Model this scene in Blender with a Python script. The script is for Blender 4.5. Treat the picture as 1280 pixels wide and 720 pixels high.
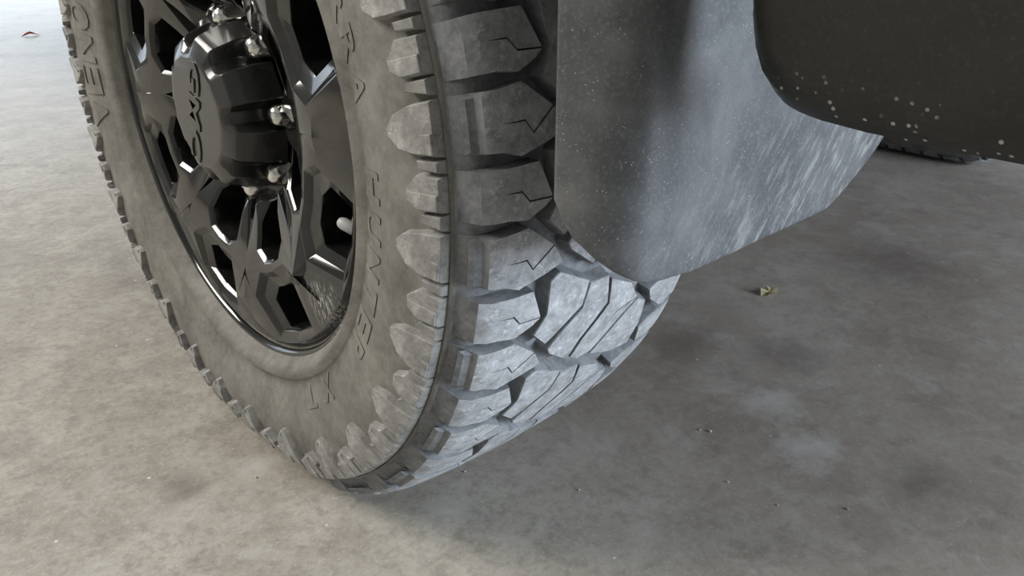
import bpy, bmesh, math, random
from mathutils import Vector, Matrix
from mathutils.geometry import delaunay_2d_cdt
PI = math.pi
random.seed(7)
SC = bpy.context.scene
COL = SC.collection
for o in list(bpy.data.objects):
    bpy.data.objects.remove(o)

# ------------------------------------------------------------------ camera
cam_d = bpy.data.cameras.new('camera')
cam = bpy.data.objects.new('camera', cam_d); COL.objects.link(cam)
cam.location = (-0.4643, -0.8133, 0.5946)
cam.rotation_euler = (1.1224, 0.0029, -0.7459)
cam_d.sensor_width = 36.0
cam_d.lens = 36.0 * 998.95 / 1280.0
cam_d.clip_start = 0.01
SC.camera = cam

# ------------------------------------------------------------------ world, light, exposure
W = bpy.data.worlds.new('daylight'); SC.world = W; W.use_nodes = True
bg = W.node_tree.nodes['Background']
bg.inputs[0].default_value = (0.80, 0.90, 1.0, 1)
bg.inputs[1].default_value = 1.0
SC.view_settings.view_transform = 'Standard'
SC.view_settings.look = 'None'
SC.view_settings.gamma = 1
SC.view_settings.use_curve_mapping = False
SC.view_settings.exposure = 1.05

def area_light(name, loc, target, sx, sy, power, color):
    d = bpy.data.lights.new(name, 'AREA'); d.shape = 'RECTANGLE'
    d.size = sx; d.size_y = sy; d.energy = power; d.color = color
    o = bpy.data.objects.new(name, d); COL.objects.link(o)
    o.location = loc
    o.rotation_euler = (Vector(target) - Vector(loc)).to_track_quat('-Z', 'Y').to_euler()
    return o
# daylight coming in through the open doorway behind the truck, and through the one ahead
area_light('rear_doorway_light', (2.1, -4.7, 1.2), (0.1, -0.3, 0.3), 2.8, 2.0, 165, (0.78, 0.88, 1.0))
area_light('front_doorway_light', (1.5, 10.0, 1.6), (0.3, 3.0, 0.0), 4.0, 2.6, 105, (0.82, 0.92, 1.0))
# ceiling lamps of the bay, left of the truck
area_light('bay_ceiling_light', (-2.3, 1.7, 3.0), (-1.2, 0.7, 0.0), 2.2, 2.2, 132, (1.0, 0.955, 0.88))

# ------------------------------------------------------------------ helpers
def link(name, bm, mats, parent=None, smooth=False, loc=(0, 0, 0), crease=None):
    me = bpy.data.meshes.new(name)
    bmesh.ops.recalc_face_normals(bm, faces=bm.faces)
    bm.to_mesh(me); bm.free()
    for m in (mats if isinstance(mats, (list, tuple)) else [mats]):
        me.materials.append(m)
    if smooth:
        me.polygons.foreach_set('use_smooth', [True] * len(me.polygons))
    if crease:
        me.polygons.foreach_set('use_smooth', [True] * len(me.polygons)); me.set_sharp_from_angle(angle=math.radians(crease))
    o = bpy.data.objects.new(name, me); COL.objects.link(o)
    o.parent = parent; o.location = loc
    return o
def thing(name, label, cat, loc=(0, 0, 0), group=None):
    o = bpy.data.objects.new(name, None); COL.objects.link(o)
    o.location = loc; o['label'] = label; o['category'] = cat
    o.empty_display_size = 0.1
    if group: o['group'] = group
    return o
def tag(o, label, cat, group=None):
    o['label'] = label; o['category'] = cat
    if group: o['group'] = group
    return o
def copy_of(o, parent):
    c = o.copy(); COL.objects.link(c); c.parent = parent
    return c

# ------------------------------------------------------------------ materials
class NT:
    def __init__(s, name):
        s.m = bpy.data.materials.new(name); s.m.use_nodes = True
        s.t = s.m.node_tree; s.n = s.t.nodes; s.b = s.n['Principled BSDF']
        s.co = s.n.new('ShaderNodeTexCoord')
    def link(s, a, b): s.t.links.new(a, b)
    def noise(s, scale, detail=4, rough=.55, vec=None, dist=0.0):
        n = s.n.new('ShaderNodeTexNoise'); n.inputs['Scale'].default_value = scale
        n.inputs['Detail'].default_value = detail; n.inputs['Roughness'].default_value = rough
        n.inputs['Distortion'].default_value = dist
        s.link(vec if vec else s.co.outputs['Object'], n.inputs['Vector'])
        return n.outputs['Fac']
    def mapping(s, scale=(1, 1, 1), rot=(0, 0, 0)):
        m = s.n.new('ShaderNodeMapping'); m.inputs['Scale'].default_value = scale
        m.inputs['Rotation'].default_value = rot
        s.link(s.co.outputs['Object'], m.inputs['Vector']); return m.outputs[0]
    def voro(s, scale, vec=None, rand=1.0):
        n = s.n.new('ShaderNodeTexVoronoi'); n.inputs['Scale'].default_value = scale
        n.inputs['Randomness'].default_value = rand
        s.link(vec if vec else s.co.outputs['Object'], n.inputs['Vector'])
        return n.outputs['Distance']
    def ramp(s, fac, stops, mode='LINEAR'):
        r = s.n.new('ShaderNodeValToRGB'); r.color_ramp.interpolation = mode
        e = r.color_ramp.elements
        while len(e) < len(stops): e.new(.5)
        for k, (p, c) in enumerate(stops):
            e[k].position = p
            e[k].color = (c, c, c, 1) if not isinstance(c, tuple) else (*c, 1)
        s.link(fac, r.inputs[0]); return r.outputs[0]
    def mix(s, fac, a, b, mode='MIX'):
        m = s.n.new('ShaderNodeMix'); m.data_type = 'RGBA'; m.blend_type = mode
        for i, v in ((0, fac), (6, a), (7, b)):
            if hasattr(v, 'links'): s.link(v, m.inputs[i])
            else: m.inputs[i].default_value = v if i == 0 else (*v, 1)
        return m.outputs[2]
    def math(s, op, a, b=0.0):
        m = s.n.new('ShaderNodeMath'); m.operation = op
        for i, v in ((0, a), (1, b)):
            if hasattr(v, 'links'): s.link(v, m.inputs[i])
            else: m.inputs[i].default_value = v
        return m.outputs[0]
    def bump(s, h, strength=.3, dist=.001):
        b = s.n.new('ShaderNodeBump'); b.inputs['Strength'].default_value = strength
        b.inputs['Distance'].default_value = dist
        s.link(h, b.inputs['Height']); s.link(b.outputs[0], s.b.inputs['Normal'])
    def set(s, color=None, rough=None, metal=None, spec=None, coat=None):
        for k, v in (('Base Color', color), ('Roughness', rough), ('Metallic', metal), ('Specular IOR Level', spec), ('Coat Weight', coat)):
            if v is None: continue
            if hasattr(v, 'links'): s.link(v, s.b.inputs[k])
            else: s.b.inputs[k].default_value = (*v, 1) if isinstance(v, tuple) else v
        return s.m

STAINS = [(0.384, -0.397, 0.075, True), (-0.061, -0.266, 0.045, True), (0.332, -0.477, 0.09, True), (-0.172, -0.05, 0.05, True), (0.512, -0.346, 0.1, False), (0.953, -0.309, 0.22, False), (0.426, -0.218, 0.1, False), (-0.252, -0.034, 0.05, False), (-0.093, 0.576, 0.09, False), (0.37, -0.594, 0.08, False)]
def mat_concrete():
    s = NT('stained_concrete')
    v = s.mapping((1, 1, 1), (0, 0, .35))
    big = s.noise(2.2, 6, .6, v, .5)
    med = s.noise(11, 8, .68, v, .4)
    fine = s.noise(70, 8, .75, v)
    c = s.ramp(big, [(.34, (.255, .232, .196)), (.52, (.325, .300, .256)), (.66, (.385, .360, .312))])
    c = s.mix(s.ramp(med, [(.46, 0.0), (.62, .55)]), c, (.43, .405, .355))
    c = s.mix(s.ramp(s.noise(5.5, 8, .68, v, .6), [(.52, 0.0), (.64, .5)]), c, (.185, .162, .135))
    c = s.mix(s.ramp(fine, [(.40, .45), (.53, 0.0)]), c, (.17, .152, .13))
    c = s.mix(s.ramp(s.noise(160, 4, .7, v), [(.56, 0.0), (.68, .45)]), c, (.50, .48, .44))
    sx = s.n.new('ShaderNodeSeparateXYZ'); s.link(s.co.outputs['Object'], sx.inputs[0])
    # patchy browner tone, growing towards the truck's side of the floor
    brown_side = s.ramp(s.math('ADD', s.math('MULTIPLY', sx.outputs[0], .8), s.math('MULTIPLY', med, .5)), [(.22, 0.0), (.46, .55)])
    c = s.mix(brown_side, c, s.mix(s.ramp(s.noise(3.5, 6, .65, v), [(.40, 0.0), (.62, 1.0)]), (.390, .335, .305), (.265, .210, .184)))
    # worn mottling, scuffs and grit that lie over the browner tone too
    c = s.mix(s.ramp(s.noise(16, 9, .72, v, .5), [(.50, 0.0), (.66, .45)]), c, (.46, .435, .40))
    c = s.mix(s.ramp(s.noise(21, 9, .74, v, .4), [(.36, .34), (.47, 0.0)]), c, (.15, .130, .115))
    c = s.mix(s.ramp(s.noise(230, 3, .7, None), [(.60, 0.0), (.70, .5)]), c, (.55, .53, .50))
    rag = s.noise(28, 7, .75, v)
    for (px, py, pr, pale) in STAINS:
        d = s.n.new('ShaderNodeVectorMath'); d.operation = 'DISTANCE'; d.inputs[1].default_value = (px, py, 0)
        s.link(s.co.outputs['Object'], d.inputs[0])
        m = s.ramp(s.math('MULTIPLY', s.math('ADD', s.math('DIVIDE', d.outputs['Value'], pr), s.math('MULTIPLY', rag, 1.6)), .6), [(.48, .75), (.85, .0)] if pale else [(.54, .5), (.9, 0.0)])
        c = s.mix(m, c, (.50, .48, .455) if pale else (.13, .108, .095))
    vo = s.voro(22, None)
    sp = s.ramp(vo, [(.030, 1.0), (.050, 0.0)])
    sp = s.math('MULTIPLY', sp, s.ramp(s.noise(9, 2), [(.47, 0.0), (.53, 1.0)]))
    c = s.mix(sp, c, (.66, .64, .60))
    cr = s.n.new('ShaderNodeTexVoronoi'); cr.feature = 'DISTANCE_TO_EDGE'; cr.inputs['Scale'].default_value = 2.6
    wv = s.n.new('ShaderNodeVectorMath'); wv.operation = 'ADD'
    nz = s.n.new('ShaderNodeTexNoise'); nz.inputs['Scale'].default_value = 9; s.link(s.co.outputs['Object'], nz.inputs['Vector'])
    sc = s.n.new('ShaderNodeVectorMath'); sc.operation = 'SCALE'; sc.inputs['Scale'].default_value = .12
    s.link(nz.outputs['Color'], sc.inputs[0]); s.link(s.co.outputs['Object'], wv.inputs[0]); s.link(sc.outputs[0], wv.inputs[1])
    s.link(wv.outputs[0], cr.inputs['Vector'])
    crack = s.math('MULTIPLY', s.ramp(cr.outputs['Distance'], [(.0008, .35), (.003, 0.0)]), s.ramp(s.noise(4, 3), [(.58, 0.0), (.64, 1.0)]))
    c = s.mix(crack, c, (.45, .43, .39))
    s.bump(s.math('ADD', s.math('MULTIPLY', fine, .5), s.noise(260, 3)), .18, .0005)
    return s.set(c, .55, spec=.45)
def mat_rubber(name, base, dust, lo, hi, rough=.75, sc=30, bump=.35, spec=.3, chalk=0.0):
    s = NT(name)
    n1 = s.noise(sc, 6, .65); n2 = s.noise(sc * 5, 5, .7)
    f = s.ramp(s.math('ADD', s.math('MULTIPLY', n1, .65), s.math('MULTIPLY', n2, .35)), [(.36, lo), (.62, hi)])
    c = s.mix(f, base, dust)
    if chalk:
        c = s.mix(s.ramp(s.noise(120, 6, .8, None, .6), [(.54, 0.0), (.66, chalk)]), c, tuple(min(.8, q * 1.5) for q in dust))
        c = s.mix(s.ramp(s.noise(75, 6, .75, None, .3), [(.34, chalk), (.46, 0.0)]), c, tuple(q * .8 for q in base))
    s.bump(s.math('ADD', n2, s.noise(700, 2)), bump, .0006)
    return s.set(c, rough, spec=spec)
def mat_plastic(name, base, speck, rough, dustcol, dust_hi=.35, streak=True, spec=.4):
    s = NT(name)
    n1 = s.noise(18, 5, .6)
    c = s.mix(s.ramp(n1, [(.42, 0.0), (.75, dust_hi)]), base, dustcol)
    c = s.mix(s.ramp(s.noise(420, 3, .7), [(.52, 0.0), (.68, .5)]), c, dustcol)
    sx = s.n.new('ShaderNodeSeparateXYZ'); s.link(s.co.outputs['Object'], sx.inputs[0])
    if streak:   # road dirt thrown in slanting streaks on the lower inner corner
        m1 = s.n.new('ShaderNodeMapping'); m1.inputs['Rotation'].default_value = (0, .87, 0); s.link(s.co.outputs['Object'], m1.inputs[0])
        m2 = s.n.new('ShaderNodeMapping'); m2.inputs['Scale'].default_value = (5, 26, 26); s.link(m1.outputs[0], m2.inputs[0]); v = m2.outputs[0]
        st = s.ramp(s.noise(7, 6, .75, v), [(.50, 0.0), (.64, .65)])
        low = s.ramp(s.math('ADD', s.math('MULTIPLY', sx.outputs[0], 1.0), s.math('ADD', s.math('MULTIPLY', sx.outputs[2], -2.0), 1.0)), [(.06, 0.0), (.34, 1.0)])
        c = s.mix(s.math('MULTIPLY', st, low), c, (.42, .42, .42))
    vo = s.voro(330 if streak else 170)
    sp = s.ramp(vo, [(.09, .8), (.16, 0.0)] if streak else [(.13, .9), (.22, 0.0)])
    sp = s.math('MULTIPLY', sp, s.ramp(s.noise(60, 2), [(.44, 0.0) if speck else (.52, 0.0), (.50, 1.0) if speck else (.60, 1.0)]))
    if speck:    # spatter concentrated along the lower edge
        sp = s.math('MULTIPLY', sp, s.ramp(sx.outputs[2], [(.486, 1.0), (.520, .02)]))
    c = s.mix(sp, c, (.55, .55, .52))
    s.bump(s.noise(900, 2), .25, .0004)
    return s.set(c, rough, spec=spec)
def plain(name, color, rough, metal=0.0, spec=.5, coat=0.0):
    s = NT(name)
    n = s.noise(40, 3)
    r = s.ramp(n, [(.3, max(0, rough - .04)), (.7, rough + .05)])
    return s.set(color, r, metal, spec, coat)

M_FLOOR = mat_concrete()
M_TREAD = mat_rubber('dusty_tread_rubber', (.19, .195, .20), (.50, .51, .53), .05, .75, .72, 45, chalk=.6)
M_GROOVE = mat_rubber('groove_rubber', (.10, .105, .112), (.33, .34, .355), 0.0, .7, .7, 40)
M_SIDE = mat_rubber('dusty_sidewall_rubber', (.105, .101, .091), (.245, .237, .216), .05, .85, .62, 22, .3, .35, chalk=.22)
M_LUG = mat_rubber('shoulder_lug_rubber', (.17, .17, .165), (.40, .395, .385), .05, .8, .66, 60, chalk=.45)
M_INK = plain('embossed_letter_rubber', (.115, .11, .10), .6)
def mat_rim():
    s = NT('gloss_black_paint')
    sub = s.n.new('ShaderNodeVectorMath'); sub.operation = 'DISTANCE'
    sub.inputs[1].default_value = tuple(Vector((-.131, -.247 * math.cos(math.radians(44)), -.247 * math.sin(math.radians(44)))))
    s.link(s.co.outputs['Object'], sub.inputs[0])
    near = s.ramp(sub.outputs['Value'], [(.012, 1.0), (.036, 0.0)])
    v = s.mapping((60, 60, 9), (.75, 0, 0))
    st = s.ramp(s.noise(6, 5, .75, v), [(.50, 0.0), (.60, 1.0)])
    scuff = s.math('MULTIPLY', near, st)
    dust = s.ramp(s.noise(50, 4, .7), [(.5, 0.0), (.8, .10)])
    c = s.mix(dust, (.010, .010, .010), (.20, .19, .16))
    c = s.mix(scuff, c, (.50, .50, .49))
    return s.set(c, s.math('ADD', s.math('MULTIPLY', scuff, .5), .10), 0.0, .5, .5)
M_BLACK = mat_rim()
M_CAP = plain('satin_black_cap', (.022, .022, .021), .24, 0.0, .6, .3)
M_CAPL = plain('black_cap_lettering', (.006, .006, .007), .18, 0.0, .5, .4)
M_CHROME = plain('bright_nut_metal', (.80, .79, .76), .18, 1.0)
M_STEEL = plain('brake_steel', (.10, .10, .10), .45, .8)
M_STEM = plain('grey_valve_cap', (.42, .42, .42), .45)
M_FLAP = mat_plastic('moulded_flap_plastic', (.075, .080, .086), False, .42, (.20, .205, .21), .7, True)
M_PANEL = mat_plastic('lower_body_plastic', (.013, .0135, .012), True, .42, (.036, .035, .031), .4, False)
M_UNDER = plain('underbody_black', (.02, .02, .02), .8)
M_BODY = plain('dark_body_paint', (.03, .03, .032), .2, 0, .5, .6)
M_WALL = plain('painted_wall', (.42, .40, .36), .8)
M_CEIL = plain('ceiling_board', (.40, .39, .36), .85)

# ------------------------------------------------------------------ building
def box_bm(x0, y0, z0, x1, y1, z1, bm=None):
    bm = bm or bmesh.new()
    r = bmesh.ops.create_cube(bm, size=1)
    bmesh.ops.scale(bm, vec=(x1 - x0, y1 - y0, z1 - z0), verts=r['verts'])
    bmesh.ops.translate(bm, vec=((x0 + x1) / 2, (y0 + y1) / 2, (z0 + z1) / 2), verts=r['verts'])
    return bm
def struct(name, bm, m):
    o = link(name, bm, m); o['kind'] = 'structure'; return o
struct('floor', box_bm(-5, -5, -.08, 7, 10.2, 0), M_FLOOR)
struct('ceiling', box_bm(-5, -5, 3.2, 7, 10.2, 3.3), M_CEIL)
struct('wall_left', box_bm(-5.1, -5, 0, -5, 10.2, 3.2), M_WALL)
struct('wall_right', box_bm(7, -5, 0, 7.1, 10.2, 3.2), M_WALL)
struct('wall_front', box_bm(-5, 10.2, 2.9, 7, 10.3, 3.2), M_WALL)
wr = box_bm(-5, -5.1, 0, .6, -5, 3.2); box_bm(.6, -5.1, 2.3, 3.7, -5, 3.2, wr); box_bm(3.7, -5.1, 0, 7, -5, 3.2, wr)
struct('wall_rear', wr, M_WALL)

# ------------------------------------------------------------------ tyre geometry
H = 0.4038; RT = 0.4407; PER = 360 / 27; TH0 = 2.4
def interp(x, xs, ys):
    if x <= xs[0]: return ys[0]
    for i in range(len(xs) - 1):
        if x <= xs[i + 1]:
            t = (x - xs[i]) / (xs[i + 1] - xs[i]); return ys[i] + t * (ys[i + 1] - ys[i])
    return ys[-1]
CX = [0, .06, .108, .126, .134, .142]; CD = [0, .0015, .0055, .0095, .0150, .034]
def crown(x): return interp(abs(x), CX, CD)
SR = [.262, .270, .278, .287, .293, .305, .325, .345, .365, .385, .402, .4036, .408]
SX = [.120, .128, .1385, .1475, .1415, .1450, .1490, .1515, .1512, .1482, .1428, .1420, .1395]
def sidex(r): return interp(r, SR, SX)
def place(x, r, th):           # local wheel coordinates, hub at origin
    a = math.radians(th)
    return Vector((x, -r * math.cos(a), -r * math.sin(a)))
def squash(v):                 # tyre flattened where it stands on the floor
    r = math.hypot(v.y, v.z)
    if v.z >= 0 or r < .30: return v
    s = -v.z / r
    L = H / s
    if L >= RT: return v
    k = (L - .30) / (RT - .30)
    r2 = .30 + (r - .30) * k
    bul = 1 + (1 - k) * .18 * max(0, min(1, (r - .30) / .06)) * max(0, min(1, (.435 - r) / .03))
    z = v.z * r2 / r
    return Vector((v.x * bul, v.y * r2 / r, max(z, -H + .0008)))
def squash_bm(bm, ang=0.0):
    c, s = math.cos(ang), math.sin(ang)
    for v in bm.verts:
        w = Vector((v.co.x, v.co.y * c - v.co.z * s, v.co.y * s + v.co.z * c))
        v.co = squash(w)

def lathe(bm, prof, n, a0=0, a1=360, close=True, mi=0):
    rings = []
    for k in range(n if close else n + 1):
        th = a0 + (a1 - a0) * k / n
        rings.append([bm.verts.new(place(x, r, th)) for x, r in prof])
    m = len(rings)
    for k in range(m if close else m - 1):
        A, B = rings[k], rings[(k + 1) % m]
        for i in range(len(prof) - 1):
            f = bm.faces.new((A[i], A[i + 1], B[i + 1], B[i])); f.material_index = mi
    return rings

def area2(p):
    return sum(p[i][0] * p[(i + 1) % len(p)][1] - p[(i + 1) % len(p)][0] * p[i][1] for i in range(len(p)))
def inset(poly, d):
    """poly in metres (x, s); move each vertex inward by d (mitred, limited)"""
    n = len(poly); sg = 1 if area2(poly) > 0 else -1; out = []
    for i in range(n):
        p0 = Vector(poly[i - 1]); p1 = Vector(poly[i]); p2 = Vector(poly[(i + 1) % n])
        e1 = (p1 - p0).normalized(); e2 = (p2 - p1).normalized()
        n1 = Vector((-e1.y, e1.x)) * sg; n2 = Vector((-e2.y, e2.x)) * sg
        b = n1 + n2
        if b.length < .3:
            out.append(tuple(p1 + (e2 - e1).normalized() * 0)); continue
        b = b / max(.45, b.length_squared / 2) if b.length > 0 else n1
        if b.length > 2: b = b.normalized() * 2
        out.append(tuple(p1 + b * d))
    return out
DEG = math.radians(1)
def rows_fill(bm, rings, flat=None):
    for A, B in zip(rings[:-1], rings[1:]):
        n = len(A)
        for i in range(n):
            bm.faces.new((A[i], A[(i + 1) % n], B[(i + 1) % n], B[i]))
    R_ = rings[-1]; pl = flat or [(v.co.x, v.co.y) for v in R_]
    V, E_, F_, ov, oe, of = delaunay_2d_cdt([Vector(p) for p in pl], [], [list(range(len(pl)))], 1, 1e-7)
    for f in F_:
        try: bm.faces.new([R_[ov[k][0]] for k in f])
        except (ValueError, IndexError): pass

def tread_prism(bm0, poly, drop=0.0, depth=.0125, shoulder=False, topmat=0, sidemat=1, slit=None, grow=0.0):
    """poly: list of (x, theta_deg); built unrolled, cut finely, then wrapped on the crowned tread"""
    P = [(x, t * DEG * RT) for x, t in poly]
    if slit: P = slit(P)
    elif grow: P = inset(P, -grow)
    base = inset(P, -.0018 if not slit else -.0004); top = inset(P, .0003 if slit else .0007)
    bm = bmesh.new()
    def ring(pl, h, sh=False):
        vs = []
        for (x, q), (ox, _) in zip(pl, P):
            if shoulder and abs(ox) > .1275 and sh:
                vs.append(bm.verts.new((math.copysign(.1405, x), q, .4065 - (RT - crown(.1345)))))
            else:
                vs.append(bm.verts.new((x, q, h - drop)))
        return vs
    rows_fill(bm, [ring(base, -depth, True), ring(P, -.0010), ring(top, 0)])
    bmesh.ops.recalc_face_normals(bm, faces=bm.faces)
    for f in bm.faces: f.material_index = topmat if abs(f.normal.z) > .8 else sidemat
    lo = min(v.co.x for v in bm.verts); hi = max(v.co.x for v in bm.verts)
    cuts = [(Vector((x, 0, 0)), Vector((1, 0, 0))) for x in (-.126, -.118, -.108, -.09, -.06, -.03, 0, .03, .06, .09, .108, .118, .126) if lo + .002 < x < hi - .002]
    l2 = min(v.co.y for v in bm.verts); h2 = max(v.co.y for v in bm.verts)
    nq = max(1, round((h2 - l2) / .014))
    cuts += [(Vector((0, l2 + (h2 - l2) * k / nq, 0)), Vector((0, 1, 0))) for k in range(1, nq)]
    for co, no in cuts:
        bmesh.ops.bisect_plane(bm, geom=bm.verts[:] + bm.edges[:] + bm.faces[:], plane_co=co, plane_no=no, dist=1e-5)
    vm = {}
    for v in bm.verts:
        x, q, h = v.co
        vm[v] = bm0.verts.new(place(x, RT - crown(min(.1345, abs(x))) + h, q / RT / DEG))
    for f in bm.faces:
        try: g = bm0.faces.new([vm[v] for v in f.verts]); g.material_index = f.material_index
        except ValueError: pass
    bm.free()

def sipe_slit(path, w=.0009):
    """returns function inserting a slit running in from polygon vertex index path[0]"""
    idx, pts = path
    def fn(P):
        pts_m = [(x, t * DEG * RT) for x, t in pts]
        v = P[idx]
        line = [Vector(v)] + [Vector(q) for q in pts_m]
        L = []; Rr = []
        for i, p in enumerate(line):
            a = line[max(0, i - 1)]; b = line[min(len(line) - 1, i + 1)]
            d = (b - a).normalized(); nn = Vector((-d.y, d.x)) * (w / 2)
            L.append(p + nn); Rr.append(p - nn)
        prev = Vector(P[idx - 1])
        if (L[0] - prev).length > (Rr[0] - prev).length: L, Rr = Rr, L
        seq = L[:-1] + [line[-1]] + Rr[:-1][::-1]
        return P[:idx] + [tuple(q) for q in seq] + P[idx + 1:]
    return fn

# outlines of one pattern period (x in metres, theta in degrees from the start of the period)
D_ = [(-.1300, 0.0), (-.1180, -.15), (-.1000, -.5), (-.0745, 2.1), (-.0640, 4.3), (-.0800, 5.1), (-.1050, 6.0), (-.1180, 5.4), (-.1300, 5.3)]
E_ = [(-.1345, 6.9), (-.1180, 6.8), (-.0900, 6.7), (-.0782, 10.4), (-.0850, 11.2), (-.1010, 12.1), (-.1180, 11.8), (-.1345, 11.9)]
M1_ = [(-.0655, 5.5), (-.0300, 8.0), (-.0322, 11.0), (-.0475, 12.6), (-.0655, 14.6), (-.0805, 12.7), (-.0715, 10.4), (-.0735, 6.3)]
M2_ = [(-.0272, 8.4), (-.0060, 8.4), (.0010, 12.2), (-.0215, 16.4), (-.0290, 19.2), (-.0560, 16.6), (-.0600, 15.7), (-.0455, 13.4), (-.0300, 11.6)]
M3_ = [(-.0015, 8.9), (.0305, 11.0), (.0470, 13.9), (.0280, 16.1), (.0035, 19.8), (-.0130, 20.2), (-.0245, 19.2), (-.0170, 16.6), (.0045, 12.6)]
M4_ = [(.0495, 14.3), (.0640, 15.4), (.0720, 19.5), (.0700, 23.2), (.0400, 22.6), (.0060, 20.5), (.0300, 16.6)]
S0 = 4.7
def mir(poly): return [(-x, S0 - t) for x, t in poly][::-1]
SL_D = (3, [(-.0935, 4.1), (-.1000, 2.9), (-.1170, 2.9)])
SL_E = (3, [(-.0990, 10.3), (-.1060, 9.2), (-.1210, 9.2)])
def block_bm(kind):
    bm = bmesh.new()
    if kind == 'D':
        tread_prism(bm, D_, shoulder=True, slit=sipe_slit(SL_D))
        led = [(-.1378, .3), (-.1305, .2), (-.1305, 5.2), (-.1378, 5.1)]
        tread_prism(bm, led, drop=.0035, depth=.004, shoulder=False, topmat=1)
    elif kind == 'E':
        tread_prism(bm, E_, shoulder=True, slit=sipe_slit(SL_E))
    elif kind == 'RD': tread_prism(bm, mir(D_), shoulder=True)
    elif kind == 'RE': tread_prism(bm, mir(E_), shoulder=True)
    elif kind == 'M1': tread_prism(bm, M1_, grow=.0008)
    elif kind == 'M2': tread_prism(bm, M2_, grow=.0008)
    elif kind == 'M3': tread_prism(bm, M3_, slit=sipe_slit((2, [(.022, 14.6), (.008, 16.6)])))
    elif kind == 'M4': tread_prism(bm, M4_, grow=.0008)
    return bm
LUGS = {
 'P': [(.4020, .1), (.3830, .4), (.3650, 1.3), (.3545, 2.7), (.3560, 3.6), (.3700, 5.0), (.3850, 5.3), (.4020, 5.4)],
 'S1': [(.4020, 5.9), (.3850, 5.8), (.3860, 6.7), (.4020, 7.0)],
 'X': [(.4020, 7.5), (.3830, 7.4), (.3705, 9.1), (.3730, 10.3), (.3850, 11.2), (.4020, 11.0)],
 'S2': [(.4020, 11.4), (.3860, 11.5), (.3830, 12.4), (.4020, 12.9)],
}
def lug_bm(kind, hgt=.0088):
    bm = bmesh.new()
    pl = [(r, t * DEG * .385) for r, t in LUGS[kind]]
    base = inset(pl, -.0012); top = inset(pl, .0008)
    def ring(q, up):
        vs = []
        for (r, s) in q:
            f = .62 + .38 * min(1, max(0, (r - .352) / .03))
            vs.append(bm.verts.new(place(-(sidex(r) + up * f), r, s / .385 / DEG)))
        return vs
    rows_fill(bm, [ring(base, -.001), ring(pl, hgt * .85), ring(top, hgt)], top)
    if kind in 'PX':      # raised second level along one half of the lug
        c = .4020
        mid = {'P': 3.0, 'X': 9.0}[kind]
        rin = {'P': .357, 'X': .374}[kind]
        lo_ = [(q[0], max(q[1], mid + .25 * (k % 2))) for k, q in enumerate(LUGS[kind]) if q[1] > mid]
        pl2 = [(.4020, mid), (rin, mid)] + [q for q in LUGS[kind] if q[1] > mid + .1 and q[0] > rin - .002]
        pl2 = inset([(r, t * DEG * .385) for r, t in pl2], .0012)
        def ring2(q, up):
            return [bm.verts.new(place(-(sidex(r) + up * (.62 + .38 * min(1, max(0, (r - .352) / .03)))), r, s / .385 / DEG)) for r, s in q]
        t2 = inset(pl2, .0006)
        rows_fill(bm, [ring2(pl2, hgt - .001), ring2(pl2, hgt + .0014), ring2(t2, hgt + .0018)], t2)
    return bm

def build_tyre(wheel, letters=True, full=True, arc=None):
    prof = [(-x, r) for r, x in zip(SR, SX)]
    # thin moulding rib
    i = [k for k, q in enumerate(prof) if q[1] == .4036][0]
    prof = prof[:i] + [(-.1422, .4026), (-.1445, .4034), (-.1445, .4046), (-.1415, .4052)] + prof[i + 1:]
    gd = .0125
    mid = [(-.135, RT - .013 - gd)] + [(x, RT - crown(x) - gd) for x in (-.126, -.108, -.085, -.06, -.03, 0, .03, .06, .085, .108, .126)] + [(.135, RT - .013 - gd)]
    inner = [(x, r) for r, x in zip(SR, SX)][::-1]
    bm = bmesh.new()
    lathe(bm, prof + mid + inner, 216)
    for f in bm.faces:
        c = f.calc_center_median(); r = math.hypot(c.y, c.z)
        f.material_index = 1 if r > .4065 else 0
    squash_bm(bm)
    tyre = link('tyre', bm, [M_SIDE, M_GROOVE], wheel, True, (0, 0, H))
    protos = {}
    def put(kind, name, maker, mats, off):
        for n in range(27):
            ang = TH0 + n * PER
            c = (ang + off) % 360
            if arc and not (arc[0] <= c <= arc[1]): continue
            flat = 58 < c < 122
            if flat:
                bm = maker(kind); squash_bm(bm, math.radians(ang))
                o = link(name, bm, mats, tyre, crease=24)
            else:
                if kind not in protos:
                    protos[kind] = link(name, maker(kind), mats, tyre, crease=24); o = protos[kind]
                else:
                    o = copy_of(protos[kind], tyre)
                o.rotation_euler = (math.radians(ang), 0, 0)
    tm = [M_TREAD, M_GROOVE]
    for kind, off in (('D', 3), ('E', 9), ('M1', 10), ('M2', 14), ('M3', 15), ('M4', 19), ('RD', 2), ('RE', -5)):
        put(kind, 'tread_block', block_bm, tm, off)
    if full:
        for kind, off in (('P', 3), ('X', 9)): put(kind, 'shoulder_lug', lug_bm, [M_LUG], off)
        for kind, off in (('S1', 6.5), ('S2', 12)): put(kind, 'small_shoulder_lug', lug_bm, [M_LUG], off)
    return tyre

def text_polys(ch, size, extrude, bold=0.0, bevel=0.0):
    cu = bpy.data.curves.new('glyph', 'FONT'); cu.body = ch; cu.size = size
    cu.extrude = extrude; cu.offset = bold; cu.resolution_u = 3; cu.bevel_depth = bevel
    cu.align_x = 'CENTER'
    ob = bpy.data.objects.new('glyph', cu); COL.objects.link(ob)
    dg = bpy.context.evaluated_depsgraph_get(); dg.update()
    me = bpy.data.meshes.new_from_object(ob.evaluated_get(dg))
    bm = bmesh.new(); bm.from_mesh(me)
    bpy.data.objects.remove(ob); bpy.data.curves.remove(cu); bpy.data.meshes.remove(me)
    return bm

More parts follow.
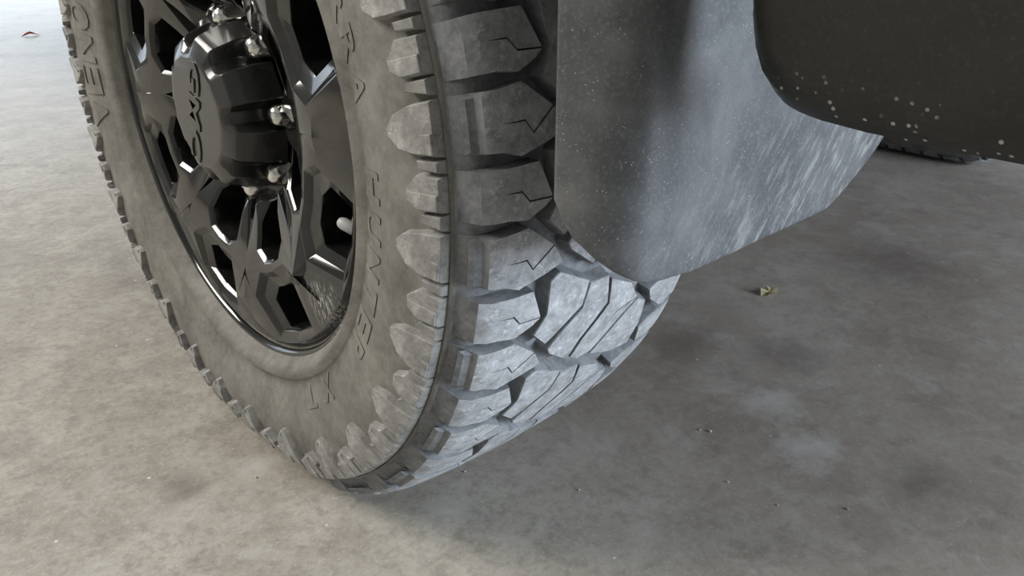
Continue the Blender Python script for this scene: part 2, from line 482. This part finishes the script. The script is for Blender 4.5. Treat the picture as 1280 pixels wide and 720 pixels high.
# ------------------------------------------------------------------ rim
def face_x(r): return -interp(r, [.070, .100, .108, .160, .200, .245, .2625], [.092, .096, .111, .1265, .1360, .1310, .1200])
PHASE = -3.5
def build_rim(wheel):
    def P(r, a): a = math.radians(a); return (r * math.cos(a), r * math.sin(a))
    def sym(l): return l + [(r, -a) for r, a in l[::-1] if a != 0]
    win_out = [(.176, 0), (.175, 10.5), (.203, 15.4), (.2510, 10.2), (.2520, 0)]
    win_bev = [(.1835, 0), (.1825, 9.0), (.2045, 13.2), (.2445, 8.9), (.2455, 0)]
    win_hole = [(.1945, 0), (.1945, 4.6), (.2085, 9.2), (.2410, 6.6), (.2420, 0)]
    inn_out = [(.1030, 0), (.1025, 7.5), (.1230, 13.4), (.1530, 13.2), (.1670, 7.0), (.1680, 0)]
    inn_hole = [(.1050, 0), (.1050, 6.5), (.1245, 12.0), (.1515, 11.8), (.1635, 6.0), (.1640, 0)]
    sect = []
    # outline of sector: inner arc, outer arc with intermediate points, centre line through the solid bits
    NA = 6
    pts = []; edges = []; X = []
    def add(p, x):
        pts.append(Vector(p)); X.append(x); return len(pts) - 1
    def chain(ids, close=False):
        for a, b in zip(ids[:-1], ids[1:]): edges.append((a, b))
        if close: edges.append((ids[-1], ids[0]))
    angs = [-22.5 + 45 * k / NA for k in range(NA + 1)]
    inner = [add(P(.060, a), -.090) for a in angs]
    outer = [add(P(.2625, a), -.120) for a in angs]
    r2 = [add(P(.2565, a), -.1285) for a in angs]
    hub1 = [add(P(.097, a), -.0925) for a in angs]
    side = {}
    for sgn in (-1, 1):
        L = [(.106, -.103), (.120, -.102), (.142, -.109), (.156, -.1250), (.180, -.1320), (.209, -.1380), (.240, -.1310)]
        side[sgn] = [add(P(r, 22.5 * sgn), x) for r, x in L]
        chain([inner[0 if sgn < 0 else -1], hub1[0 if sgn < 0 else -1]] + side[sgn] + [r2[0 if sgn < 0 else -1], outer[0 if sgn < 0 else -1]])
        # tapering groove below the nut: half outline and half floor
        a = add(P(.105, 17.6 * sgn), -.1095); b = add(P(.130, 20.0 * sgn), -.1165)
        c2 = add(P(.106, 19.2 * sgn), -.101); d = add(P(.124, 21.0 * sgn), -.102)
        chain([a, b, side[sgn][3]]); chain([c2, d, side[sgn][2]])
        # facets on the outer spoke
        e = add(P(.209, 18.6 * sgn), -.1360); chain([side[sgn][4], e, side[sgn][6]])
    chain(inner); chain(outer); chain(r2); chain(hub1)
    wo = sym(win_out); io = sym(inn_out)
    wi = [add(P(r, a), face_x(r)) for r, a in wo]; ii = [add(P(r, a), face_x(r)) for r, a in io]
    chain(wi, True); chain(ii, True)
    # centre line
    def nearest(lst, r): return min(lst, key=lambda k: abs(pts[k].length - r) + abs(pts[k].y) * 10)
    c_in = [k for k in inner if abs(pts[k].y) < 1e-6][0]; c_h = [k for k in hub1 if abs(pts[k].y) < 1e-6][0]
    c_r2 = [k for k in r2 if abs(pts[k].y) < 1e-6][0]; c_o = [k for k in outer if abs(pts[k].y) < 1e-6][0]
    chain([c_in, c_h, nearest(ii, .103)]); chain([nearest(ii, .168), nearest(wi, .176)]); chain([nearest(wi, .252), c_r2, c_o])
    V, Ed, Fc, ov, oe, of = delaunay_2d_cdt([p for p in pts], edges, [], 0, 1e-6)
    heights = []
    for k, v in enumerate(V):
        ids = ov[k]
        heights.append(X[ids[0]] if ids else face_x(v.length))
    def inpoly(p, poly):
        c = False; n = len(poly)
        for i in range(n):
            x1, y1 = poly[i]; x2, y2 = poly[(i + 1) % n]
            if (y1 > p[1]) != (y2 > p[1]) and p[0] < (x2 - x1) * (p[1] - y1) / (y2 - y1) + x1: c = not c
        return c
    pw = [P(r, a) for r, a in wo]; pi_ = [P(r, a) for r, a in io]
    bm = bmesh.new()
    def vert(u, v, x, rot):   # sector frame: radius dir u, tangential v ; theta measured from -y downward
        th = math.degrees(math.atan2(v, u)) + rot; r = math.hypot(u, v)
        return bm.verts.new(place(x, r, th))
    def Rl(rot, lst, dx): return [vert(*P(r, a), x if x is not None else face_x(r) + dx, rot) for r, a, x in lst]
    for s in range(8):
        rot = 22.5 + 45 * s
        vs = [vert(v.x, v.y, heights[k], rot) for k, v in enumerate(V)]
        for f in Fc:
            c = sum((V[i] for i in f), Vector((0, 0))) / len(f)
            if inpoly(c, pw) or inpoly(c, pi_): continue
            a_ = math.degrees(math.atan2(c.y, c.x))
            if abs(a_) > 22.5 or c.length < .0595: continue
            try: bm.faces.new([vs[i] for i in f])
            except ValueError: pass
        def ringset(loops):
            rings = [[vert(*P(r, a), x, rot) for r, a, x in lp] for lp in loops]
            for A, B in zip(rings[:-1], rings[1:]):
                n = len(A)
                for i in range(n): bm.faces.new((A[i], A[(i + 1) % n], B[(i + 1) % n], B[i]))
        wb = sym(win_bev); wh = sym(win_hole)
        ringset([[(r, a, face_x(r)) for r, a in wo],
                 [(r, a, face_x(r) + .0075) for r, a in wb],
                 [(r, a, face_x(r) + .0125) for r, a in wh],
                 [(r + (.0 if r > .21 else .0), a * .97, -.070) for r, a in wh]])
        ih = sym(inn_hole)
        ringset([[(r, a, face_x(r)) for r, a in io],
                 [(r, a, face_x(r) + .004) for r, a in ih],
                 [(r, a * .97, -.060) for r, a in ih]])
    bmesh.ops.remove_doubles(bm, verts=bm.verts, dist=2e-5)
    bmesh.ops.recalc_face_normals(bm, faces=bm.faces)
    sharp = [e for e in bm.edges if len(e.link_faces) == 2 and e.calc_face_angle(0) > math.radians(22)]
    bmesh.ops.bevel(bm, geom=sharp, offset=.0011, segments=2, affect='EDGES', profile=.6, clamp_overlap=True)
    # barrel and lip
    rb = bmesh.new()
    lathe(rb, [(-.120, .2625), (-.1190, .2635), (-.1205, .2645), (-.1250, .2655), (-.1285, .2675), (-.1300, .2705), (-.1290, .2735), (-.125, .2740), (-.118, .2650), (-.100, .2560), (-.06, .2450), (.06, .2350), (.110, .2550), (.128, .2735)], 144)
    lathe(rb, [(-.120, .2625), (-.104, .2560), (-.100, .2480), (-.06, .2430), (.06, .2330), (.105, .2500)], 96)
    rim = link('rim', rb, [M_BLACK], wheel, True, (0, 0, H))
    rim.rotation_euler = (math.radians(PHASE), 0, 0)
    # one spoke per 45 degrees
    bm.faces.ensure_lookup_table()
    groups = {}
    for f in bm.faces:
        c = f.calc_center_median(); th = math.degrees(math.atan2(-c.z, -c.y))
        groups.setdefault(round(th / 45) % 8, []).append([v.co.copy() for v in f.verts])
    bm.free()
    for k in sorted(groups):
        b = bmesh.new()
        for fv in groups[k]:
            b.faces.new([b.verts.new(c) for c in fv])
        bmesh.ops.remove_doubles(b, verts=b.verts, dist=1e-6)
        link('spoke', b, [M_BLACK], rim, crease=13)
    return rim

def build_cap(wheel):
    bm = bmesh.new()
    N = 8; seq = []
    def outline(rl, rn):
        o = []
        for k in range(N):
            c = 22.5 + 45 * k
            o += [(rl * 1.00, c - 12.0), (rl, c + 12.0), (rn, c + 17.5), (rn, c + 27.5)]
        return o
    loops = [(outline(.0560, .0545), -.1510), (outline(.0600, .0575), -.1502), (outline(.0735, .0640), -.1440), (outline(.0765, .0655), -.1400),
             (outline(.0850, .0700), -.1180), (outline(.0880, .0715), -.0960)]
    rings = [[bm.verts.new(place(x, r, a)) for r, a in o] for o, x in loops]
    n = len(rings[0]); bm.faces.new(rings[0])
    for A, B in zip(rings[:-1], rings[1:]):
        for i in range(n): bm.faces.new((A[i], A[(i + 1) % n], B[(i + 1) % n], B[i]))
    bmesh.ops.recalc_face_normals(bm, faces=bm.faces)
    sharp = [e for e in bm.edges if len(e.link_faces) == 2 and e.calc_face_angle(0) > math.radians(24)]
    bmesh.ops.bevel(bm, geom=sharp, offset=.0013, segments=2, affect='EDGES', profile=.5, clamp_overlap=True)
    cap = link('centre_cap', bm, [M_CAP], wheel, False, (0, 0, H), crease=14)
    cap.rotation_euler = (math.radians(PHASE), 0, 0)
    for ch, cz in (('G', .0385), ('M', 0.0), ('C', -.0385)):
        # reading downward, tops of the letters toward the tread (rear) side
        for grow, xo, m, nm in ((0.0016, -.1520, M_CAPL, 'letter'),):
            b = text_polys(ch, .044, .0008, .0012, .0003)
            xs = [v.co.x for v in b.verts]; w = max(xs) - min(xs); cx = (max(xs) + min(xs)) / 2
            ys = [v.co.y for v in b.verts]; h = max(ys) - min(ys); cy = (max(ys) + min(ys)) / 2
            for v in b.verts:
                u = (v.co.x - cx) * (.034 / w); t = (v.co.y - cy) * (.024 / h)
                v.co = Vector((-.1512 - v.co.z, -t + .002, cz - u))
            lt = link(nm, b, [m], cap); lt.rotation_euler = (math.radians(22.5), 0, 0)
    return cap

def build_nut(wheel, k):
    th = 45 * k + PHASE
    bm = bmesh.new()
    # acorn nut: hexagon body and domed top, axis along x
    def ring(x, r, n=24, hexa=False):
        out = []
        for i in range(n):
            a = 2 * PI * i / n
            rr = r
            if hexa:
                m = (a % (PI / 3)) - PI / 6; rr = r * math.cos(PI / 6) / math.cos(m)
            out.append(bm.verts.new((x, rr * math.cos(a), rr * math.sin(a))))
        return out
    L = [ring(-.088, .0125), ring(-.090, .0125, hexa=True), ring(-.104, .0122, hexa=True), ring(-.1065, .0105), ring(-.1105, .0095), ring(-.1135, .0070), ring(-.1148, .0035)]
    for A, B in zip(L[:-1], L[1:]):
        for i in range(24): bm.faces.new((A[i], A[(i + 1) % 24], B[(i + 1) % 24], B[i]))
    bm.faces.new(L[-1])
    p = place(0, .0885, th)
    o = link('lug_nut', bm, [M_CHROME], wheel, True, (0, p.y, H + p.z))
    return o

# ------------------------------------------------------------------ the near wheel
wheel = thing('wheel', 'dusty all-terrain tyre on a gloss black eight-spoke wheel, nearest the camera on bare concrete', 'wheel', (0, 0, 0))
tyre = build_tyre(wheel)
rim = build_rim(wheel)
cap = build_cap(wheel)
nut0 = build_nut(wheel, 0)
for k in range(1, 8):
    c = copy_of(nut0, wheel); p = place(0, .0885, 45 * k + PHASE); c.location = (0, p.y, H + p.z)
# valve
bm = bmesh.new()
q0 = place(-.100, .246, 20); q1 = place(-.114, .211, 20)
d = (q1 - q0); L = d.length; quat = d.to_track_quat('Z', 'Y')
prof = [(.0, .0040), (.3 * L, .0038), (.32 * L, .0060), (.85 * L, .0060), (.95 * L, .0050), (1.0 * L, .0035)]
rings = []
for z, r in prof:
    rings.append([bm.verts.new(q0 + quat @ Vector((r * math.cos(2 * PI * i / 16), r * math.sin(2 * PI * i / 16), z))) for i in range(16)])
for A, B in zip(rings[:-1], rings[1:]):
    for i in range(16): bm.faces.new((A[i], A[(i + 1) % 16], B[(i + 1) % 16], B[i]))
bm.faces.new(rings[-1])
vs_ = link('valve_stem', bm, [M_STEM], wheel, True, (0, 0, H)); vs_['label'] = 'grey plastic valve cap'
# brake disc behind the spokes
bm = bmesh.new()
lathe(bm, [(-.030, .0), (-.030, .085), (-.012, .090), (-.012, .178), (.012, .178), (.012, .05), (.012, 0)], 64)
link('brake_disc', bm, [M_STEEL], wheel, True, (0, 0, H))

# moulded lettering on the sidewall
def side_letter(ch, th_c, r_c, height, width, tops=1, ex=.0016, font_bold=.0, m=M_INK):
    b = text_polys(ch, .06, .001, font_bold)
    xs = [v.co.x for v in b.verts]; ys = [v.co.y for v in b.verts]
    w = max(xs) - min(xs); h = max(ys) - min(ys); cx = (max(xs) + min(xs)) / 2; cy = (max(ys) + min(ys)) / 2
    bmesh.ops.subdivide_edges(b, edges=[e for e in b.edges if e.calc_length() > .012], cuts=2, use_grid_fill=False)
    bmesh.ops.triangulate(b, faces=b.faces)
    for v in b.verts:
        u = (v.co.x - cx) * width / w; t = (v.co.y - cy) * height / h
        r = r_c + tops * t
        th = th_c + tops * u / r_c / DEG
        up = ex if v.co.z > 0 else -.0012
        v.co = squash(place(-(sidex(r) + up), r, th))
    return link('letter', b, [m], tyre)
for ch, th in (('V', 170.4), ('E', 177.4), ('N', 184.6), ('O', 191.5)):
    side_letter(ch, th,   .334, .048, .035, font_bold=.002, m=M_SIDE)

for word, th0, st in (('TERRA', -35.5, 5.6), ('HUNTER', .6, 6.3), ('XT', 50.0, 8.5)):
    for k, ch in enumerate(word):
        side_letter(ch, th0 + st * k, .3110,   .026, .0245, ex=.0009, font_bold=.001, m=M_SIDE)

# ------------------------------------------------------------------ the opposite wheel, far across the truck
far = thing('wheel', 'far black tyre glimpsed under the lower body panel, across the truck', 'wheel', (1.80, 0, 0))
build_tyre(far, letters=False, full=False, arc=(330 - 360, 130))
fr = bmesh.new(); lathe(fr, [(-.128, .2735), (-.10, .25), (.0, .24), (.0, .0)], 48); link('rim', fr, [M_BLACK], far, True, (0, 0, H))

# ------------------------------------------------------------------ truck body around the wheel
truck = thing('pickup_truck', 'black lower side of a pickup truck with moulded mud flap behind the near wheel', 'truck', (0, 0, 0))
# mud flap: outline in plan (x, y) swept in height, with bottom edge following the photo
def flap():
    bm = bmesh.new()
    plan = [(-.133, -.492), (-.131, -.4985), (-.129, -.505), (-.124, -.518), (-.118, -.529), (-.109, -.5375), (-.098, -.5405), (-.085, -.5410), (-.05, -.5395), (0, -.5370), (.05, -.5350), (.10, -.5340), (.135, -.5333), (.147, -.5331), (.156, -.533), (.165, -.533), (.185, -.533), (.205, -.533), (.220, -.533), (.235, -.533)]
    def zb(x, k):
        base = interp(x, [-.133, -.131, -.129, -.124, -.118, -.109, -.098, -.085, -.05, 0, .10, .135, .147, .156, .165, .19, .215, .235],
                         [.432, .418, .409, .3985, .391, .385, .3812, .379, .374, .371, .368, .3672, .3680, .3705, .3745, .386, .399, .415])
        return base
    nz = 22; rows = []
    for side in (0, 1):
        rws = []
        for k, (x, y) in enumerate(plan):
            b = zb(x, k)
            col = []
            for j in range(nz + 1):
                z = b + (.72 - b) * (j / nz) ** 1.3
                t = .004 if side else 0
                col.append(bm.verts.new((x + (t * .9 if k < 6 else 0), y + t, z)))
            rws.append(col)
        rows.append(rws)
    for side in (0, 1):
        R_ = rows[side]
        for k in range(len(plan) - 1):
            for j in range(nz): bm.faces.new((R_[k][j], R_[k + 1][j], R_[k + 1][j + 1], R_[k][j + 1]))
    A, B = rows
    for k in range(len(plan) - 1):
        bm.faces.new((A[k][0], A[k + 1][0], B[k + 1][0], B[k][0])); bm.faces.new((A[k][nz], A[k + 1][nz], B[k + 1][nz], B[k][nz]))
    for k in (0, len(plan) - 1):
        for j in range(nz): bm.faces.new((A[k][j], A[k][j + 1], B[k][j + 1], B[k][j]))
    o = link('mud_flap', bm, [M_FLAP], truck, True)
    md = o.modifiers.new('soft_edge', 'BEVEL'); md.width = .0015; md.segments = 2; md.limit_method = 'ANGLE'; md.angle_limit = math.radians(50)
    o['label'] = 'blue-grey lit moulded plastic mud flap with dried dirt streaks'
    return o
flap()
# lower body panel: section in x-z swept along y, front lower corner rounded
def panel():
    bm = bmesh.new()
    XP = -.072
    ys = [-.5690, -.5695, -.571, -.574, -.578, -.5835, -.591, -.601, -.615, -.64, -.69, -.76, -.85, -.95, -1.05, -1.15]
    zl = [.60, .560, .537, .520, .508, .499, .4925, .4885, .4860, .4843, .4835, .4835, .4835, .4835, .4835, .4835]
    secs = []
    for y, zb in zip(ys, zl):
        edge = XP + (.006 if y > -.5692 else .002 if y > -.5697 else 0)
        top = .78
        w = interp(-y, [.569, .585, .612], [.12, .35, 1.0])
        s = [(edge + .060 * w, zb + .022), (edge + .046 * w, zb + .004), (edge + .015 + .015 * w, zb), (edge + .015, zb + .004), (edge + .005, zb + .013), (edge + .001, zb + .030), (edge - .001, zb + .055 if zb + .055 < top else top - .01), (edge - .004, top)]
        secs.append([bm.verts.new((x, y, z)) for x, z in s])
    for A, B in zip(secs[:-1], secs[1:]):
        for i in range(len(A) - 1): bm.faces.new((A[i], A[i + 1], B[i + 1], B[i]))
    # front return of the panel
    ret = [bm.verts.new((v.co.x + .012, v.co.y + .003, v.co.z + .002)) for v in secs[0]]
    for i in range(len(ret) - 1): bm.faces.new((secs[0][i], secs[0][i + 1], ret[i + 1], ret[i]))
    o = link('lower_body_panel', bm, [M_PANEL], truck, True)
    o['label'] = 'dark plastic lower body panel with pale spatter along its lower edge'
panel()
# wheel arch liner over the tyre, fender skin, underbody, bed side
bm = bmesh.new()
lathe(bm, [(-.135, .53), (-.10, .535), (.18, .535), (.20, .50)], 40, 185, 345, False)
lo = link('wheel_arch_liner', bm, [M_UNDER], truck, True, (0, 0, H + .06))
bm = bmesh.new()
ang = [180 + 180 * k / 24 for k in range(25)]
bot = [bm.verts.new((-.13, -.56 * math.cos(math.radians(a)), max(.62, H + .06 - .56 * math.sin(math.radians(a))))) for a in ang]
topv = [bm.verts.new((-.115, v.co.y, 1.35)) for v in bot]
for i in range(24): bm.faces.new((bot[i], bot[i + 1], topv[i + 1], topv[i]))
link('fender', bm, [M_BODY], truck)
bm = box_bm(-.075, -1.15, .78, 1.95, -.60, 1.35); link('rear_body', bm, [M_BODY], truck)
bm = box_bm(-.09, .62, .62, 1.95, 3.6, 1.75); link('cab_body', bm, [M_BODY], truck)
bm = box_bm(.22, -.50, .60, 1.64, 3.6, .78); link('underbody', bm, [M_UNDER], truck)
bm = box_bm(-.09, -.60, 1.02, 1.95, .62, 1.35); link('bed_floor', bm, [M_BODY], truck)
bm = bmesh.new()  # flare out of view, added to shade the upper tyre
lathe(bm, [(-.125, .575), (-.20, .560), (-.225, .530), (-.220, .515), (-.130, .520)], 30, 186, 335, False)
link('shading_flare', bm, [M_PANEL], truck, True, (0, 0, H + .05))
bm = box_bm(.45, -.06, .36, 1.42, .06, .46); link('axle', bm, [M_UNDER], truck)

# ------------------------------------------------------------------ small litter on the floor
def chip(name, loc, size, m, label, cat, seed, group=None, flat=.45):
    rnd = random.Random(seed); bm = bmesh.new()
    bmesh.ops.create_icosphere(bm, subdivisions=2, radius=size / 2)
    for v in bm.verts:
        v.co *= 1 + rnd.uniform(-.28, .28); v.co.z *= flat
    mz = min(v.co.z for v in bm.verts)
    for v in bm.verts: v.co.z -= mz
    o = link(name, bm, [m], None, False, loc); tag(o, label, cat, group)
    return o
M_LEAF = plain('dry_yellow_leaf', (.55, .50, .30), .7)
M_RED = plain('red_wrapper', (.55, .10, .05), .6)
M_STONE = plain('pale_stone', (.48, .45, .40), .85)
def leaf(loc):
    bm = bmesh.new()
    pts = [(-.020, .004, .001), (-.010, .012, .010), (.002, .009, .004), (.010, .014, .009), (.013, .002, .003), (.020, -.003, .008), (.008, -.011, .002), (-.006, -.010, .008), (-.014, -.004, .002)]
    c = bm.verts.new((0, 0, .003)); vs = [bm.verts.new(p) for p in pts]
    for i in range(len(vs)): bm.faces.new((c, vs[i], vs[(i + 1) % len(vs)]))
    r = bmesh.ops.solidify(bm, geom=bm.faces, thickness=.0008)
    for v in bm.verts: v.co.z = max(v.co.z, .0003)
    o = link('dry_leaf', bm, [M_LEAF], None, False, loc)
    tag(o, 'small crumpled pale yellow leaf scrap on the shaded concrete right of the tyre', 'leaf')
leaf((.676, -.217, 0))
def wrapper(loc):
    bm = bmesh.new()
    for i, (x, y, z) in enumerate([(0, 0, 0)]):
        pts = [(-.045, -.010, .001), (-.02, .018, .012), (.004, .008, .022), (.03, .016, .008), (.05, 0, .002), (.02, -.02, .012), (-.01, -.012, .020)]
        c = bm.verts.new((0, 0, .012)); vs = [bm.verts.new(p) for p in pts]
        for k in range(len(vs)): bm.faces.new((c, vs[k], vs[(k + 1) % len(vs)]))
    bmesh.ops.solidify(bm, geom=bm.faces, thickness=.001)
    for v in bm.verts: v.co.z = max(v.co.z, .0003)
    o = link('red_scrap', bm, [M_RED], None, False, loc)
    tag(o, 'crumpled red scrap on the sunlit concrete at the far upper left', 'litter')
wrapper((.5886, 3.9057, 0))

for k, (x, y, size, label) in enumerate([
        (0.2661, -0.3668, 0.0028, 'left one of two stone crumbs lying side by side on the shaded concrete'),
        (0.2728, -0.3776, 0.0034, 'right one of two stone crumbs lying side by side on the shaded concrete'),
        (0.2064, -0.4473, 0.0024, 'small dark-shadowed stone crumb on the concrete straight below the crumb pair'),
        (0.0723, -0.3413, 0.0024, 'tiny stone crumb on the concrete below and right of the tyre tread'),
        (0.2127, -0.5063, 0.0022, 'tiny stone crumb on the concrete toward the lower right'),
        (0.2629, -0.5618, 0.003, 'pale stone crumb on the lighter concrete at the lower right'),
        (-0.1837, -0.0728, 0.0034, 'lone yellowish stone crumb on the concrete left of the tyre foot'),
        (-0.0012, -0.2288, 0.0026, 'tiny pale crumb on the concrete just behind the tyre foot'),
        ]):
    chip('stone_crumb', (x, y, 0), size, M_STONE, label, 'stone', k, 'stone crumbs on the floor', .7)
